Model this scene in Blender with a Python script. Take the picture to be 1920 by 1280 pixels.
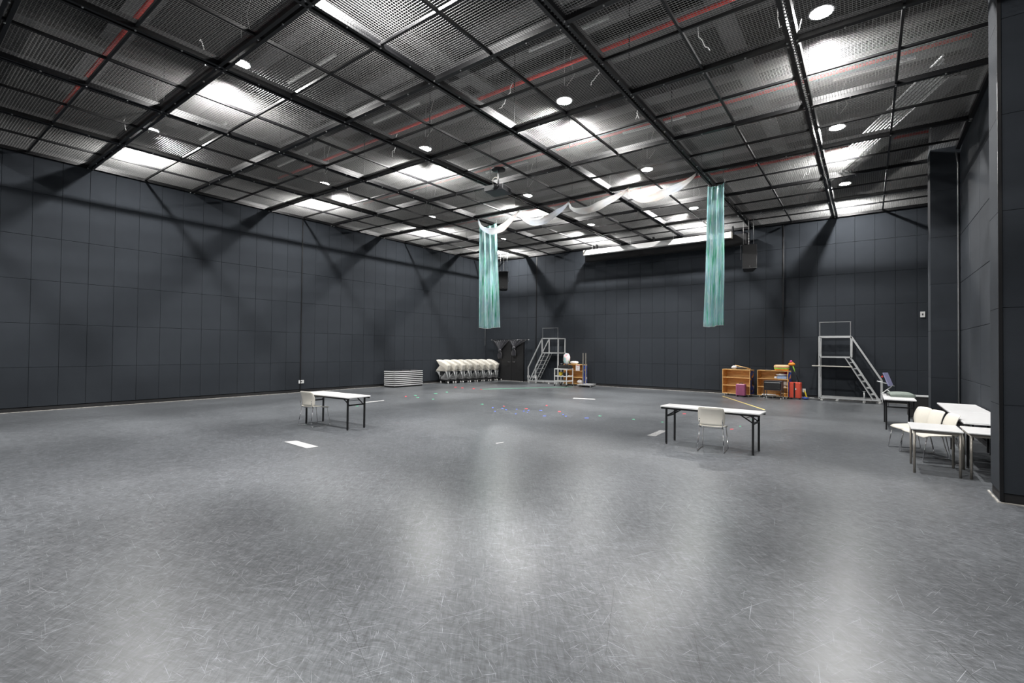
import bpy, math, random
from mathutils import Vector, Matrix
R = math.radians
random.seed(7)
C = bpy.context.scene.collection
for o in list(bpy.data.objects): bpy.data.objects.remove(o)

# ------------------------------------------------------------------ camera
FPX, YAW, PITCH, ROLL, CAMZ = 901.72, 0.6372, 0.01532, -0.00963, 1.833
cy, sy_ = math.cos(YAW), math.sin(YAW)
fw = Vector((-sy_*math.cos(PITCH), cy*math.cos(PITCH), math.sin(PITCH)))
rt = Vector((cy, sy_, 0)); up = rt.cross(fw)
cr, sr = math.cos(ROLL), math.sin(ROLL)
ri, ui = rt*cr-up*sr, rt*sr+up*cr
cam = bpy.data.cameras.new('camera'); cam.sensor_width = 36; cam.lens = FPX/1920*36; cam.clip_start = .05
co = bpy.data.objects.new('camera', cam); C.objects.link(co)
M3 = Matrix((ri, ui, -fw)).transposed()
co.matrix_world = Matrix.Translation((0, 0, CAMZ)) @ M3.to_4x4()
bpy.context.scene.camera = co
# ------------------------------------------------------------------ world, exposure
w = bpy.data.worlds.new('world'); bpy.context.scene.world = w; w.use_nodes = True
w.node_tree.nodes['Background'].inputs[0].default_value = (.5, .55, .6, 1)
w.node_tree.nodes['Background'].inputs[1].default_value = .05
vs = bpy.context.scene.view_settings
vs.view_transform = 'Standard'; vs.look = 'None'; vs.gamma = 1; vs.use_curve_mapping = False
vs.exposure = 0.35
LAMP_W = 345
LAMP_COL = (1.0, .985, .965)

# ------------------------------------------------------------------ room numbers
X0, SX, Y0, SY = -18.367, 2.8938, 3.891, 2.645
XR, YB, ZC = 1.87, 22.197, 6.993
YN = Y0-3*SY
ROOF = 9.4
def gx(i): return X0+SX*i
def gy(j): return Y0+SY*j
LX, LY, LZ = [-15.95, -10.64, -5.85, -.65], [-.63, 4.65, 9.92, 15.3, 20.6], 7.79

# ------------------------------------------------------------------ materials
def nodes(m): return m.node_tree.nodes, m.node_tree.links
def mat(name, col, rough=.5, metal=0, spec=.5, noise=0, nscale=8, bump=0, bscale=60, rnd=0, **kw):
    m = bpy.data.materials.new(name); m.use_nodes = True
    N, L = nodes(m); b = N['Principled BSDF']
    b.inputs['Base Color'].default_value = (*col, 1); b.inputs['Roughness'].default_value = rough
    b.inputs['Metallic'].default_value = metal; b.inputs['Specular IOR Level'].default_value = spec
    for k, v in kw.items(): b.inputs[k.replace('_', ' ')].default_value = v
    if noise or rnd or bump: tc = N.new('ShaderNodeTexCoord')
    if noise or rnd:
        nt = N.new('ShaderNodeTexNoise'); nt.inputs['Scale'].default_value = nscale; nt.inputs['Detail'].default_value = 5
        L.new(tc.outputs['Object'], nt.inputs['Vector'])
        mr = N.new('ShaderNodeMapRange'); mr.inputs['To Min'].default_value = 1-noise; mr.inputs['To Max'].default_value = 1+noise
        mr.inputs['From Min'].default_value = .3; mr.inputs['From Max'].default_value = .7
        L.new(nt.outputs['Fac'], mr.inputs['Value']); f = mr.outputs[0]
        if rnd:
            oi = N.new('ShaderNodeObjectInfo'); r2 = N.new('ShaderNodeMapRange')
            r2.inputs['To Min'].default_value = 1-rnd; r2.inputs['To Max'].default_value = 1+rnd
            L.new(oi.outputs['Random'], r2.inputs['Value'])
            mm = N.new('ShaderNodeMath'); mm.operation = 'MULTIPLY'; L.new(f, mm.inputs[0]); L.new(r2.outputs[0], mm.inputs[1]); f = mm.outputs[0]
        mx = N.new('ShaderNodeVectorMath'); mx.operation = 'SCALE'; mx.inputs[0].default_value = col
        L.new(f, mx.inputs['Scale']); L.new(mx.outputs[0], b.inputs['Base Color'])
    if bump:
        n2 = N.new('ShaderNodeTexNoise'); n2.inputs['Scale'].default_value = bscale; n2.inputs['Detail'].default_value = 3
        L.new(tc.outputs['Object'], n2.inputs['Vector'])
        bp = N.new('ShaderNodeBump'); bp.inputs['Strength'].default_value = bump; bp.inputs['Distance'].default_value = .01
        L.new(n2.outputs['Fac'], bp.inputs['Height']); L.new(bp.outputs[0], b.inputs['Normal'])
    return m
M = {}
M['wall'] = mat('wall_fabric', (.0245, .0290, .0355), .85, noise=.05, nscale=3, rnd=.035, bump=.25, bscale=140, spec=.25)
M['joint'] = mat('wall_joint', (.008, .009, .011), .9, noise=.1)
M['base'] = mat('base_black', (.010, .010, .011), .6, noise=.15)
M['black'] = mat('black_paint', (.006, .006, .007), .4, noise=.15)
M['blackmat'] = mat('black_matte', (.012, .012, .013), .8, noise=.15)
M['galv'] = mat('galvanised_wire', (.28, .28, .275), .42, metal=.45, noise=.08, nscale=20)
M['steel'] = mat('galvanised_steel', (.5, .5, .5), .35, metal=.8, noise=.1)
M['chrome'] = mat('chrome', (.75, .75, .77), .13, metal=1, noise=.04)
M['alu'] = mat('aluminium', (.62, .63, .63), .38, metal=.45, noise=.06)
M['roof'] = mat('roof_deck', (.02, .02, .021), .8, noise=.25, nscale=1.2)
M['roofbeam'] = mat('roof_beam_grey', (.11, .11, .112), .7, noise=.2, nscale=1.5)
M['red'] = mat('red_pipe', (.75, .05, .035), .4, noise=.08)
M['whitepaint'] = mat('white_paint', (.75, .75, .74), .4, noise=.03)
M['laminate'] = mat('white_laminate', (.80, .80, .80), .3, noise=.02)
M['cream'] = mat('cream_plastic', (.70, .67, .60), .38, noise=.02)
M['greyleg'] = mat('taupe_steel', (.30, .28, .25), .35, metal=.5, noise=.06)
M['casterwhite'] = mat('caster_grey', (.62, .62, .60), .35, noise=.05)
M['darkgrey'] = mat('dark_grey', (.05, .05, .055), .5, noise=.1)
M['pink'] = mat('pink_shell', (.36, .10, .20), .35, noise=.04)
M['redcase'] = mat('coral_shell', (.62, .085, .05), .35, noise=.04)
M['blue'] = mat('blue_plastic', (.04, .09, .36), .5, noise=.1)
M['yellow'] = mat('yellow_plastic', (.8, .6, .04), .45, noise=.05)
M['green'] = mat('lime_plastic', (.35, .7, .08), .45, noise=.05)
M['orange'] = mat('orange_plastic', (.85, .3, .03), .45, noise=.05)
M['peach'] = mat('peach_vinyl', (.85, .52, .28), .35, noise=.08, nscale=6)
M['lightblue'] = mat('light_blue_cloth', (.30, .42, .66), .8, noise=.1, nscale=20)
M['magenta'] = mat('magenta_cloth', (.5, .05, .2), .8, noise=.1)
M['whitecloth'] = mat('white_cloth', (.78, .75, .74), .8, noise=.05)
M['curtain'] = mat('black_satin', (.022, .022, .028), .42, noise=.1, Sheen_Weight=.3)
M['bag'] = mat('sage_canvas', (.22, .26, .23), .75, noise=.08, nscale=14, bump=.3)
M['purple'] = mat('lilac_case', (.30, .30, .48), .4, noise=.05)
M['tapewhite'] = mat('white_tape', (.50, .50, .50), .6, noise=.08, nscale=30)
M['tapegrey'] = mat('worn_white_tape', (.30, .30, .30), .6, noise=.25, nscale=30)
M['tapeyellow'] = mat('yellow_tape', (.60, .48, .17), .6, noise=.08)
M['tapered'] = mat('red_tape', (.75, .06, .08), .6, noise=.08)
M['tapeblue'] = mat('blue_tape', (.10, .18, .75), .6, noise=.08)
M['tapegreen'] = mat('green_tape', (.10, .40, .24), .6, noise=.08)
M['paper'] = mat('paper', (.8, .8, .8), .7, noise=.02)
M['strip'] = mat('edge_strip', (.42, .40, .37), .5, noise=.5, nscale=9)

def m_emit():
    m = bpy.data.materials.new('lamp_glow'); m.use_nodes = True; N, L = nodes(m)
    e = N.new('ShaderNodeEmission'); e.inputs[0].default_value = (*LAMP_COL, 1); e.inputs[1].default_value = 60
    L.new(e.outputs[0], N['Material Output'].inputs[0]); return m
M['glow'] = m_emit()

def m_wood():
    m = mat('pine_ply', (.62, .36, .13), .45); N, L = nodes(m); b = N['Principled BSDF']
    tc = N.new('ShaderNodeTexCoord'); mp = N.new('ShaderNodeMapping'); mp.inputs['Scale'].default_value = (1.5, 9, 22)
    nt = N.new('ShaderNodeTexNoise'); nt.inputs['Scale'].default_value = 2; nt.inputs['Detail'].default_value = 6; nt.inputs['Distortion'].default_value = .8
    cr_ = N.new('ShaderNodeValToRGB'); cr_.color_ramp.elements[0].color = (.55, .29, .10, 1); cr_.color_ramp.elements[0].position = .3
    cr_.color_ramp.elements[1].color = (.85, .54, .22, 1); cr_.color_ramp.elements[1].position = .62
    L.new(tc.outputs['Object'], mp.inputs[0]); L.new(mp.outputs[0], nt.inputs[0]); L.new(nt.outputs['Fac'], cr_.inputs[0]); L.new(cr_.outputs[0], b.inputs['Base Color'])
    return m
M['wood'] = m_wood()

def m_floor():
    m = bpy.data.materials.new('dance_floor_vinyl'); m.use_nodes = True; N, L = nodes(m); b = N['Principled BSDF']
    tc = N.new('ShaderNodeTexCoord')
    def noise(scale, stretch, rot, detail=3, off=0, dist=0):
        mp = N.new('ShaderNodeMapping'); mp.vector_type = 'POINT'
        mp.inputs['Rotation'].default_value = (0, 0, rot); mp.inputs['Scale'].default_value = (stretch[0], stretch[1], 1)
        mp.inputs['Location'].default_value = (off, off*.7, 0)
        n = N.new('ShaderNodeTexNoise'); n.inputs['Scale'].default_value = scale; n.inputs['Detail'].default_value = detail; n.inputs['Distortion'].default_value = dist
        # rotate first, then stretch
        mp2 = N.new('ShaderNodeMapping'); mp2.inputs['Rotation'].default_value = (0, 0, rot)
        mp.inputs['Rotation'].default_value = (0, 0, 0)
        L.new(tc.outputs['Object'], mp2.inputs[0]); L.new(mp2.outputs[0], mp.inputs[0]); L.new(mp.outputs[0], n.inputs[0])
        return n.outputs['Fac']
    def rng(v, a, b_, c, d):
        r = N.new('ShaderNodeMapRange'); r.inputs['From Min'].default_value = a; r.inputs['From Max'].default_value = b_
        r.inputs['To Min'].default_value = c; r.inputs['To Max'].default_value = d; L.new(v, r.inputs['Value']); return r.outputs[0]
    def mth(op, a, b_):
        n = N.new('ShaderNodeMath'); n.operation = op
        for k, v in ((0, a), (1, b_)):
            if isinstance(v, (int, float)): n.inputs[k].default_value = v
            else: L.new(v, n.inputs[k])
        return n.outputs[0]
    clouds = rng(noise(.45, (1, 1), 0, 2), .15, .85, .75, 1.25)
    fine = rng(noise(14, (1, 1), .4, 9, dist=.8), .2, .8, .7, 1.3)
    swirl = rng(noise(6, (1, 8), .9, 7, dist=1.2), .2, .8, .66, 1.34)
    swirl2 = rng(noise(5, (1, 10), -.3, 7, 3, 1.2), .2, .8, .66, 1.34)
    base = mth('MULTIPLY', mth('MULTIPLY', clouds, fine), mth('MULTIPLY', swirl, swirl2))
    base = mth('MULTIPLY', base, FLOOR_ALB)
    scr = None
    for k, (rot, sc, st, th) in enumerate([(.15, 2.0, 90, .71), (.9, 1.7, 75, .70), (-.5, 1.9, 85, .71), (1.45, 1.5, 80, .72), (-1.1, 1.6, 90, .71), (.55, 3.4, 60, .69), (.05, 5.5, 45, .70), (.8, 6, 40, .70), (-.8, 5.2, 40, .70), (1.6, 6.5, 40, .705), (-.15, 3.0, 60, .715), (2.4, 3.2, 70, .71), (1.9, 2.6, 60, .71)]):
        n = noise(sc, (1, st), rot, 1.5, 5.3*k+1, 0)
        v = rng(n, th, th+.05, 0, 1)
        scr = v if scr is None else mth('MAXIMUM', scr, v)
    col = mth('ADD', base, mth('MULTIPLY', scr, .24))
    dk = None
    for k, (rot, sc, st, th) in enumerate([(.4, .5, 260, .72), (1.2, .45, 240, .73), (-.3, .5, 260, .73)]):
        v = rng(noise(sc, (1, st), rot, 1, 40+7*k, 0), th, th+.04, 0, 1); dk = v if dk is None else mth('MAXIMUM', dk, v)
    col = mth('MULTIPLY', col, mth('SUBTRACT', 1, mth('MULTIPLY', dk, .5)))
    cc = N.new('ShaderNodeVectorMath'); cc.operation = 'SCALE'; cc.inputs[0].default_value = (.93, .99, 1.06); L.new(col, cc.inputs['Scale'])
    L.new(cc.outputs[0], b.inputs['Base Color'])
    rough = mth('ADD', rng(clouds, .75, 1.25, FLOOR_R-.05, FLOOR_R+.05), mth('MULTIPLY', scr, .15))
    L.new(rough, b.inputs['Roughness'])
    b.inputs['Specular IOR Level'].default_value = .42
    bp = N.new('ShaderNodeBump'); bp.inputs['Strength'].default_value = .12; bp.inputs['Distance'].default_value = .004
    L.new(mth('ADD', swirl, scr), bp.inputs['Height']); L.new(bp.outputs[0], b.inputs['Normal'])
    return m
FLOOR_ALB, FLOOR_R = .112, .33
M['floor'] = m_floor()

def m_irid():
    m = bpy.data.materials.new('iridescent_film_cloth'); m.use_nodes = True; N, L = nodes(m); b = N['Principled BSDF']
    tc = N.new('ShaderNodeTexCoord'); mp = N.new('ShaderNodeMapping'); mp.inputs['Scale'].default_value = (20, 20, 1.2)
    nt = N.new('ShaderNodeTexNoise'); nt.inputs['Scale'].default_value = 1; nt.inputs['Detail'].default_value = 4
    r = N.new('ShaderNodeValToRGB'); e = r.color_ramp.elements
    e[0].position = .28; e[0].color = (.04, .38, .20, 1); e[1].position = .72; e[1].color = (.66, .70, .88, 1)
    for p, c in ((.37, (.24, .72, .52, 1)), (.44, (.64, .93, .88, 1)), (.50, (.46, .74, .82, 1)), (.57, (.82, .96, .96, 1)), (.64, (.48, .82, .76, 1))):
        x = e.new(p); x.color = c
    L.new(tc.outputs['Object'], mp.inputs[0]); L.new(mp.outputs[0], nt.inputs[0]); L.new(nt.outputs['Fac'], r.inputs[0])
    L.new(r.outputs[0], b.inputs['Base Color']); b.inputs['Roughness'].default_value = .28; b.inputs['Metallic'].default_value = .25
    tr = N.new('ShaderNodeBsdfTransparent'); tl = N.new('ShaderNodeBsdfTranslucent'); L.new(r.outputs[0], tl.inputs[0])
    m1 = N.new('ShaderNodeMixShader'); m1.inputs[0].default_value = .45; m2 = N.new('ShaderNodeMixShader'); m2.inputs[0].default_value = .16
    L.new(b.outputs[0], m1.inputs[1]); L.new(tl.outputs[0], m1.inputs[2]); L.new(m1.outputs[0], m2.inputs[1]); L.new(tr.outputs[0], m2.inputs[2])
    L.new(m2.outputs[0], N['Material Output'].inputs[0]); return m
M['irid'] = m_irid()
def m_pearl():
    m = bpy.data.materials.new('pearl_organza'); m.use_nodes = True; N, L = nodes(m); b = N['Principled BSDF']
    tc = N.new('ShaderNodeTexCoord'); nt = N.new('ShaderNodeTexNoise'); nt.inputs['Scale'].default_value = 1.3; nt.inputs['Detail'].default_value = 2
    r = N.new('ShaderNodeValToRGB'); e = r.color_ramp.elements
    e[0].position = .30; e[0].color = (.84, .88, .95, 1); e[1].position = .75; e[1].color = (.95, .80, .72, 1)
    x = e.new(.5); x.color = (.96, .96, .95, 1)
    L.new(tc.outputs['Object'], nt.inputs[0]); L.new(nt.outputs['Fac'], r.inputs[0]); L.new(r.outputs[0], b.inputs['Base Color'])
    b.inputs['Roughness'].default_value = .35
    tl = N.new('ShaderNodeBsdfTranslucent'); L.new(r.outputs[0], tl.inputs[0]); m1 = N.new('ShaderNodeMixShader'); m1.inputs[0].default_value = .7
    L.new(b.outputs[0], m1.inputs[1]); L.new(tl.outputs[0], m1.inputs[2]); L.new(m1.outputs[0], N['Material Output'].inputs[0]); return m
M['pearl'] = m_pearl()
def m_patch(name, cols, scale):
    m = mat(name, (.5, .5, .5), .6); N, L = nodes(m); b = N['Principled BSDF']
    tc = N.new('ShaderNodeTexCoord'); v = N.new('ShaderNodeTexVoronoi'); v.inputs['Scale'].default_value = scale
    sp = N.new('ShaderNodeSeparateColor'); r = N.new('ShaderNodeValToRGB'); r.color_ramp.interpolation = 'CONSTANT'
    L.new(tc.outputs['Object'], v.inputs[0]); L.new(v.outputs['Color'], sp.inputs[0]); L.new(sp.outputs[0], r.inputs[0]); L.new(r.outputs[0], b.inputs['Base Color'])
    e = r.color_ramp.elements; e[0].color = (*cols[0][1], 1); e[1].position = cols[1][0]; e[1].color = (*cols[1][1], 1)
    for p, c in cols[2:]: x = e.new(p); x.color = (*c, 1)
    return m
M['bluewrap'] = m_patch('blue_playful_wrap', [(0, (.01, .04, .30)), (.62, (.01, .01, .02)), (.74, (.80, .35, .02)), (.84, (.02, .10, .5)), (.93, (.6, .6, .7))], 9)
M['plush'] = m_patch('patchwork_plush', [(0, (.80, .78, .78)), (.35, (.80, .35, .40)), (.55, (.45, .72, .72)), (.72, (.85, .60, .62)), (.9, (.35, .55, .2))], 9)

# ------------------------------------------------------------------ mesh builder
class MB:
    def __init__(s): s.v = []; s.f = []; s.sm = []
    def add(s, vs, fs, smooth=False):
        n = len(s.v); s.v += [tuple(v) for v in vs]; s.f += [tuple(i+n for i in f) for f in fs]; s.sm += [smooth]*len(fs); return s
    def box(s, a, b, rz=0, piv=None):
        x0, y0, z0 = a; x1, y1, z1 = b
        vs = [(x, y, z) for z in (z0, z1) for x, y in ((x0, y0), (x1, y0), (x1, y1), (x0, y1))]
        if rz:
            px, py = piv or ((x0+x1)/2, (y0+y1)/2); c, d = math.cos(rz), math.sin(rz)
            vs = [(px+(x-px)*c-(y-py)*d, py+(x-px)*d+(y-py)*c, z) for x, y, z in vs]
        return s.add(vs, [(3, 2, 1, 0), (4, 5, 6, 7), (0, 1, 5, 4), (1, 2, 6, 5), (2, 3, 7, 6), (3, 0, 4, 7)])
    def cbox(s, c, d, rz=0): return s.box([c[i]-d[i]/2 for i in range(3)], [c[i]+d[i]/2 for i in range(3)], rz)
    def bar(s, p, q, w, h, upv=(0, 0, 1)):
        p, q = Vector(p), Vector(q); d = (q-p).normalized(); u = Vector(upv)
        if abs(d.dot(u)) > .98: u = Vector((0, 1, 0))
        a = d.cross(u).normalized(); b = a.cross(d)
        vs = []
        for e in (p, q):
            for i, j in ((-1, -1), (1, -1), (1, 1), (-1, 1)): vs.append(e+a*(i*w/2)+b*(j*h/2))
        return s.add(vs, [(0, 1, 2, 3), (7, 6, 5, 4), (4, 5, 1, 0), (5, 6, 2, 1), (6, 7, 3, 2), (7, 4, 0, 3)])
    def tube(s, pts, r, n=8, caps=True):
        pts = [Vector(p) for p in pts]; rs = r if isinstance(r, (list, tuple)) else [r]*len(pts)
        vs = []; prev = None
        for i, p in enumerate(pts):
            d = (pts[min(i+1, len(pts)-1)]-pts[max(i-1, 0)]).normalized()
            if prev is None:
                a = d.cross(Vector((0, 0, 1)));
                if a.length < .05: a = d.cross(Vector((0, 1, 0)))
            else: a = prev-d*prev.dot(d)
            a.normalize(); prev = a; b = d.cross(a)
            for k in range(n):
                t = 2*math.pi*k/n; vs.append(p+a*(math.cos(t)*rs[i])+b*(math.sin(t)*rs[i]))
        fs = [(i*n+k, i*n+(k+1) % n, (i+1)*n+(k+1) % n, (i+1)*n+k) for i in range(len(pts)-1) for k in range(n)]
        if caps: fs += [tuple(range(n))[::-1], tuple(range((len(pts)-1)*n, len(pts)*n))]
        return s.add(vs, fs, True)
    def lathe(s, prof, c=(0, 0, 0), n=16, ax=(1, 1)):
        vs = []
        for r, z in prof:
            for k in range(n):
                t = 2*math.pi*k/n; vs.append((c[0]+r*ax[0]*math.cos(t), c[1]+r*ax[1]*math.sin(t), c[2]+z))
        m = len(prof)
        fs = [(i*n+k, i*n+(k+1) % n, (i+1)*n+(k+1) % n, (i+1)*n+k) for i in range(m-1) for k in range(n)]
        fs += [tuple(range(n))[::-1], tuple(range((m-1)*n, m*n))]
        return s.add(vs, fs, True)
    def rbox(s, a, b, r, n=3):
        # box with rounded vertical corners and slightly eased top and bottom
        x0, y0, z0 = a; x1, y1, z1 = b
        ring = []
        for cx_, cy_, t0 in ((x1-r, y1-r, 0), (x0+r, y1-r, 90), (x0+r, y0+r, 180), (x1-r, y0+r, 270)):
            for k in range(n+1):
                t = R(t0+90*k/n); ring.append((cx_, cy_, math.cos(t), math.sin(t)))
        e = min(r*.4, (z1-z0)*.3); vs = []
        for z, k in ((z0, r-e), (z0+e, r), (z1-e, r), (z1, r-e)):
            for cx_, cy_, c, d in ring: vs.append((cx_+c*k, cy_+d*k, z))
        m = len(ring)
        fs = [(i*m+k, i*m+(k+1) % m, (i+1)*m+(k+1) % m, (i+1)*m+k) for i in range(3) for k in range(m)]
        fs += [tuple(range(m))[::-1], tuple(range(3*m, 4*m))]
        return s.add(vs, fs)
    def sheet(s, grid, th):
        # grid[i][j] points; gives the surface a thickness along approx normals
        I, J = len(grid), len(grid[0]); g = [[Vector(p) for p in r] for r in grid]; top = []; bot = []
        for i in range(I):
            for j in range(J):
                du = g[min(i+1, I-1)][j]-g[max(i-1, 0)][j]; dv = g[i][min(j+1, J-1)]-g[i][max(j-1, 0)]
                n = du.cross(dv).normalized(); top.append(g[i][j]+n*th/2); bot.append(g[i][j]-n*th/2)
        K = I*J; fs = []
        for i in range(I-1):
            for j in range(J-1):
                a, b, c, d = i*J+j, (i+1)*J+j, (i+1)*J+j+1, i*J+j+1
                fs += [(a, b, c, d), (K+d, K+c, K+b, K+a)]
        for i in range(I-1):
            for j in (0, J-1):
                a, b = i*J+j, (i+1)*J+j; f = (a, K+a, K+b, b); fs.append(f if j == 0 else f[::-1])
        for j in range(J-1):
            for i in (0, I-1):
                a, b = i*J+j, i*J+j+1; f = (a, b, K+b, K+a); fs.append(f if i == 0 else f[::-1])
        return s.add(top+bot, fs, True)
    def mesh(s, name, m):
        me = bpy.data.meshes.new(name); me.from_pydata(s.v, [], s.f); me.materials.append(m)
        me.polygons.foreach_set('use_smooth', s.sm); me.update(); return me
    def build(s, name, m, parent=None, loc=None):
        return link(name, s.mesh(name, m), parent, loc)
def link(name, me, parent=None, loc=None):
    o = bpy.data.objects.new(name, me); C.objects.link(o); o.parent = parent
    if loc: o.location = loc
    return o
def B(a, b): return MB().box(a, b)
def thing(name, label, cat, loc=(0, 0, 0), rz=0, group=None):
    o = bpy.data.objects.new(name, None); C.objects.link(o); o.location = loc; o.rotation_euler = (0, 0, rz); o.empty_display_size = .1
    return tag(o, label, cat, group)
def tag(o, label, cat, group=None):
    o['label'] = label; o['category'] = cat
    if group: o['group'] = group
    return o
def struct(o): o['kind'] = 'structure'; return o
def copy_tree(o, parent=None):
    c = o.copy(); C.objects.link(c); c.parent = parent
    for ch in [x for x in bpy.data.objects if x.parent is o]: copy_tree(ch, c)
    return c
def relabel(o, label, group=None):
    o['label'] = label
    if group: o['group'] = group
    elif 'group' in o: del o['group']
    return o

# ------------------------------------------------------------------ floor
struct(B((X0-.3, YN-.3, -.2), (XR+.5, YB+.3, 0)).build('floor', M['floor']))

# ------------------------------------------------------------------ walls with fabric panels
ROWS = [(.12, 1.2), (1.2, 2.4), (2.4, 3.6), (3.6, 4.8), (4.8, 6.0), (6.0, 7.2)]
G = .005
def wall(name, a, b, axis, pos, sgn, u_edges):
    wl = struct(B(a, b).build(name, M['joint']))
    cache = {}
    for u0, u1 in u_edges:
        for z0, z1 in ROWS:
            k = (round(u1-u0, 3), round(z1-z0, 3)); t = .03
            if k not in cache:
                W, H = k; e = .006
                mb = MB(); hw = W/2-G/2; z_a, z_b = G/2, H-G/2
                # bevelled slab: local u along wall, n outwards
                def P(u, n, z): return (u, n, z) if axis == 'x' else (n, u, z)
                s = sgn
                vs = [P(-hw, 0, z_a), P(hw, 0, z_a), P(hw, 0, z_b), P(-hw, 0, z_b),
                      P(-hw, s*(t-e), z_a), P(hw, s*(t-e), z_a), P(hw, s*(t-e), z_b), P(-hw, s*(t-e), z_b),
                      P(-hw+e, s*t, z_a+e), P(hw-e, s*t, z_a+e), P(hw-e, s*t, z_b-e), P(-hw+e, s*t, z_b-e)]
                mb.add(vs, [(0, 1, 5, 4), (1, 2, 6, 5), (2, 3, 7, 6), (3, 0, 4, 7), (4, 5, 9, 8), (5, 6, 10, 9), (6, 7, 11, 10), (7, 4, 8, 11), (8, 9, 10, 11)])
                cache[k] = mb.mesh('wall_panel', M['wall'])
            uc = (u0+u1)/2
            j = random.uniform(-.0015, .0015)
            loc = (uc, pos+j, z0) if axis == 'x' else (pos+j, uc, z0)
            link('wall_panel', cache[k], wl, loc)
    return wl
def edges(start, lo, hi, st):
    e = [start+st*k for k in range(-80, 80) if lo+.02 < start+st*k < hi-.02]; e = [lo]+e+[hi]
    return list(zip(e[:-1], e[1:]))
PT = .03
wl = wall('wall_left', (X0-.35, YN-.3, 0), (X0-PT, YB+.3, ROOF), 'y', X0-PT, 1, edges(3.907, YN, YB, .6))
wb = wall('wall_back', (X0-.35, YB+PT, 0), (XR+.5, YB+.35, ROOF), 'x', YB+PT, -1, edges(.21, X0, XR, .6))
wr = wall('wall_right', (XR+PT, YN-.3, 0), (XR+.4, YB+.3, ROOF), 'y', XR+PT, -1, edges(8.95, YN, YB, 1.2))
struct(B((X0-.35, YN-.35, 0), (XR+.5, YN, ROOF)).build('wall_front', M['wall']))
# wide joints with conduit-like black cover
for nm, p in (('left', (X0+.012, 10.51)), ):
    MB().box((p[0]-.02, p[1]-.02, 0), (p[0]+.01, p[1]+.02, 7.0)).build('cover_strip', M['black'], wl)
for x in (-2.77, -14.77):
    MB().box((x-.025, YB-.012, 0), (x+.025, YB+.02, 7.0)).build('cover_strip', M['black'], wb)
MB().tube([(-2.74, YB-.03, 7.0), (-2.74, YB-.03, 3.2)], .014, 6).build('conduit', M['darkgrey'], wb)
MB().tube([(X0+.03, 22.08, 7.0), (X0+.03, 22.08, 2.0)], .012, 6).build('conduit', M['alu'], wl)
# recessed base with pale floor edge strip
struct(B((X0-.029, YN, 0), (X0+.006, YB, .105)).build('baseboard_left', M['base']))
struct(B((X0, YB-.006, 0), (XR, YB+.029, .105)).build('baseboard_back', M['base']))
struct(B((XR-.006, YN, 0), (XR+.029, YB, .105)).build('baseboard_right', M['base']))
struct(B((X0+.006, YN, 0), (X0+.03, YB, .012)).build('trim_1', M['strip']))
struct(B((X0+.03, YB-.03, 0), (XR-.03, YB-.006, .012)).build('trim_2', M['strip']))

# pilasters on the right wall
def pilaster(name, y0, y1, zt, xl=1.31):
    p = struct(B((xl+.02, y0+.02, 0), (XR+.03, y1-.02, zt)).build(name, M['joint']))
    zs = [z for z in ROWS if z[0] < zt-.1]
    for z0, z1 in zs:
        z1 = min(z1, zt)
        MB().box((xl, y0, z0+G/2), (XR-.001, y0+.0195, z1-G/2)).build('wall_panel', M['wall'], p)
        MB().box((xl, y0+.0205, z0+G/2), (xl+.0195, y1, z1-G/2)).build('wall_panel', M['wall'], p)
    MB().box((xl+.012, y0+.012, 0), (XR-.001, y0+.019, .115)).build('base_strip', M['base'], p)
    MB().box((xl+.012, y0+.02, 0), (xl+.019, y1-.01, .115)).build('base_strip', M['base'], p)
    return p
pn = pilaster('trim_3', 8.37, 8.95, ROOF)
MB().box((1.30, 8.355, .02), (1.335, 8.369, 6.99)).build('corner_strip', M['black'], pn)
MB().box((1.30, 8.34, 0), (1.87, 8.355, .012)).build('edge_strip', M['strip'], pn)
MB().box((1.28, 8.34, 0), (1.30, 8.98, .012)).build('edge_strip', M['strip'], pn)
pf = pilaster('trim_4', 16.38, 17.0, ROOF, 1.30)
MB().tube([(1.80, 16.33, 6.9), (1.83, 16.35, 6.6), (1.83, 16.35, .1)], .02, 8).build('conduit', M['steel'], pf)

# ------------------------------------------------------------------ ceiling: roof deck, mesh grid, beams
ceil = struct(B((X0-.35, YN-.35, ROOF), (XR+.5, YB+.35, ROOF+.2)).build('ceiling', M['roof']))
for k, (y, wd, z) in enumerate([(-3, .5, 9.0), (-1.2, .3, 9.0), (1.0, .6, 9.0), (3.4, .5, 9.0), (5.9, .35, 9.0), (8.3, .5, 9.0), (9.4, .35, 8.9), (10.8, .9, 9.1), (13.4, .5, 9.0), (14.9, .35, 8.9), (16.4, .8, 9.1), (18.6, .5, 9.0), (20.6, .5, 9.0)]):
    MB().box((X0-.3, y-wd/2, z), (XR+.3, y+wd/2, z+.06)).box((X0-.3, y-.02, z+.06), (XR+.3, y+.02, ROOF)).build('roof_beam', M['roofbeam'], ceil)
for x in (-14.5, -8.2, -2.4):
    MB().box((x-.2, YN, 8.75), (x+.2, YB, 8.8)).box((x-.02, YN, 8.8), (x+.02, YB, 9.0)).build('roof_girder', M['roofbeam'], ceil)

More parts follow.
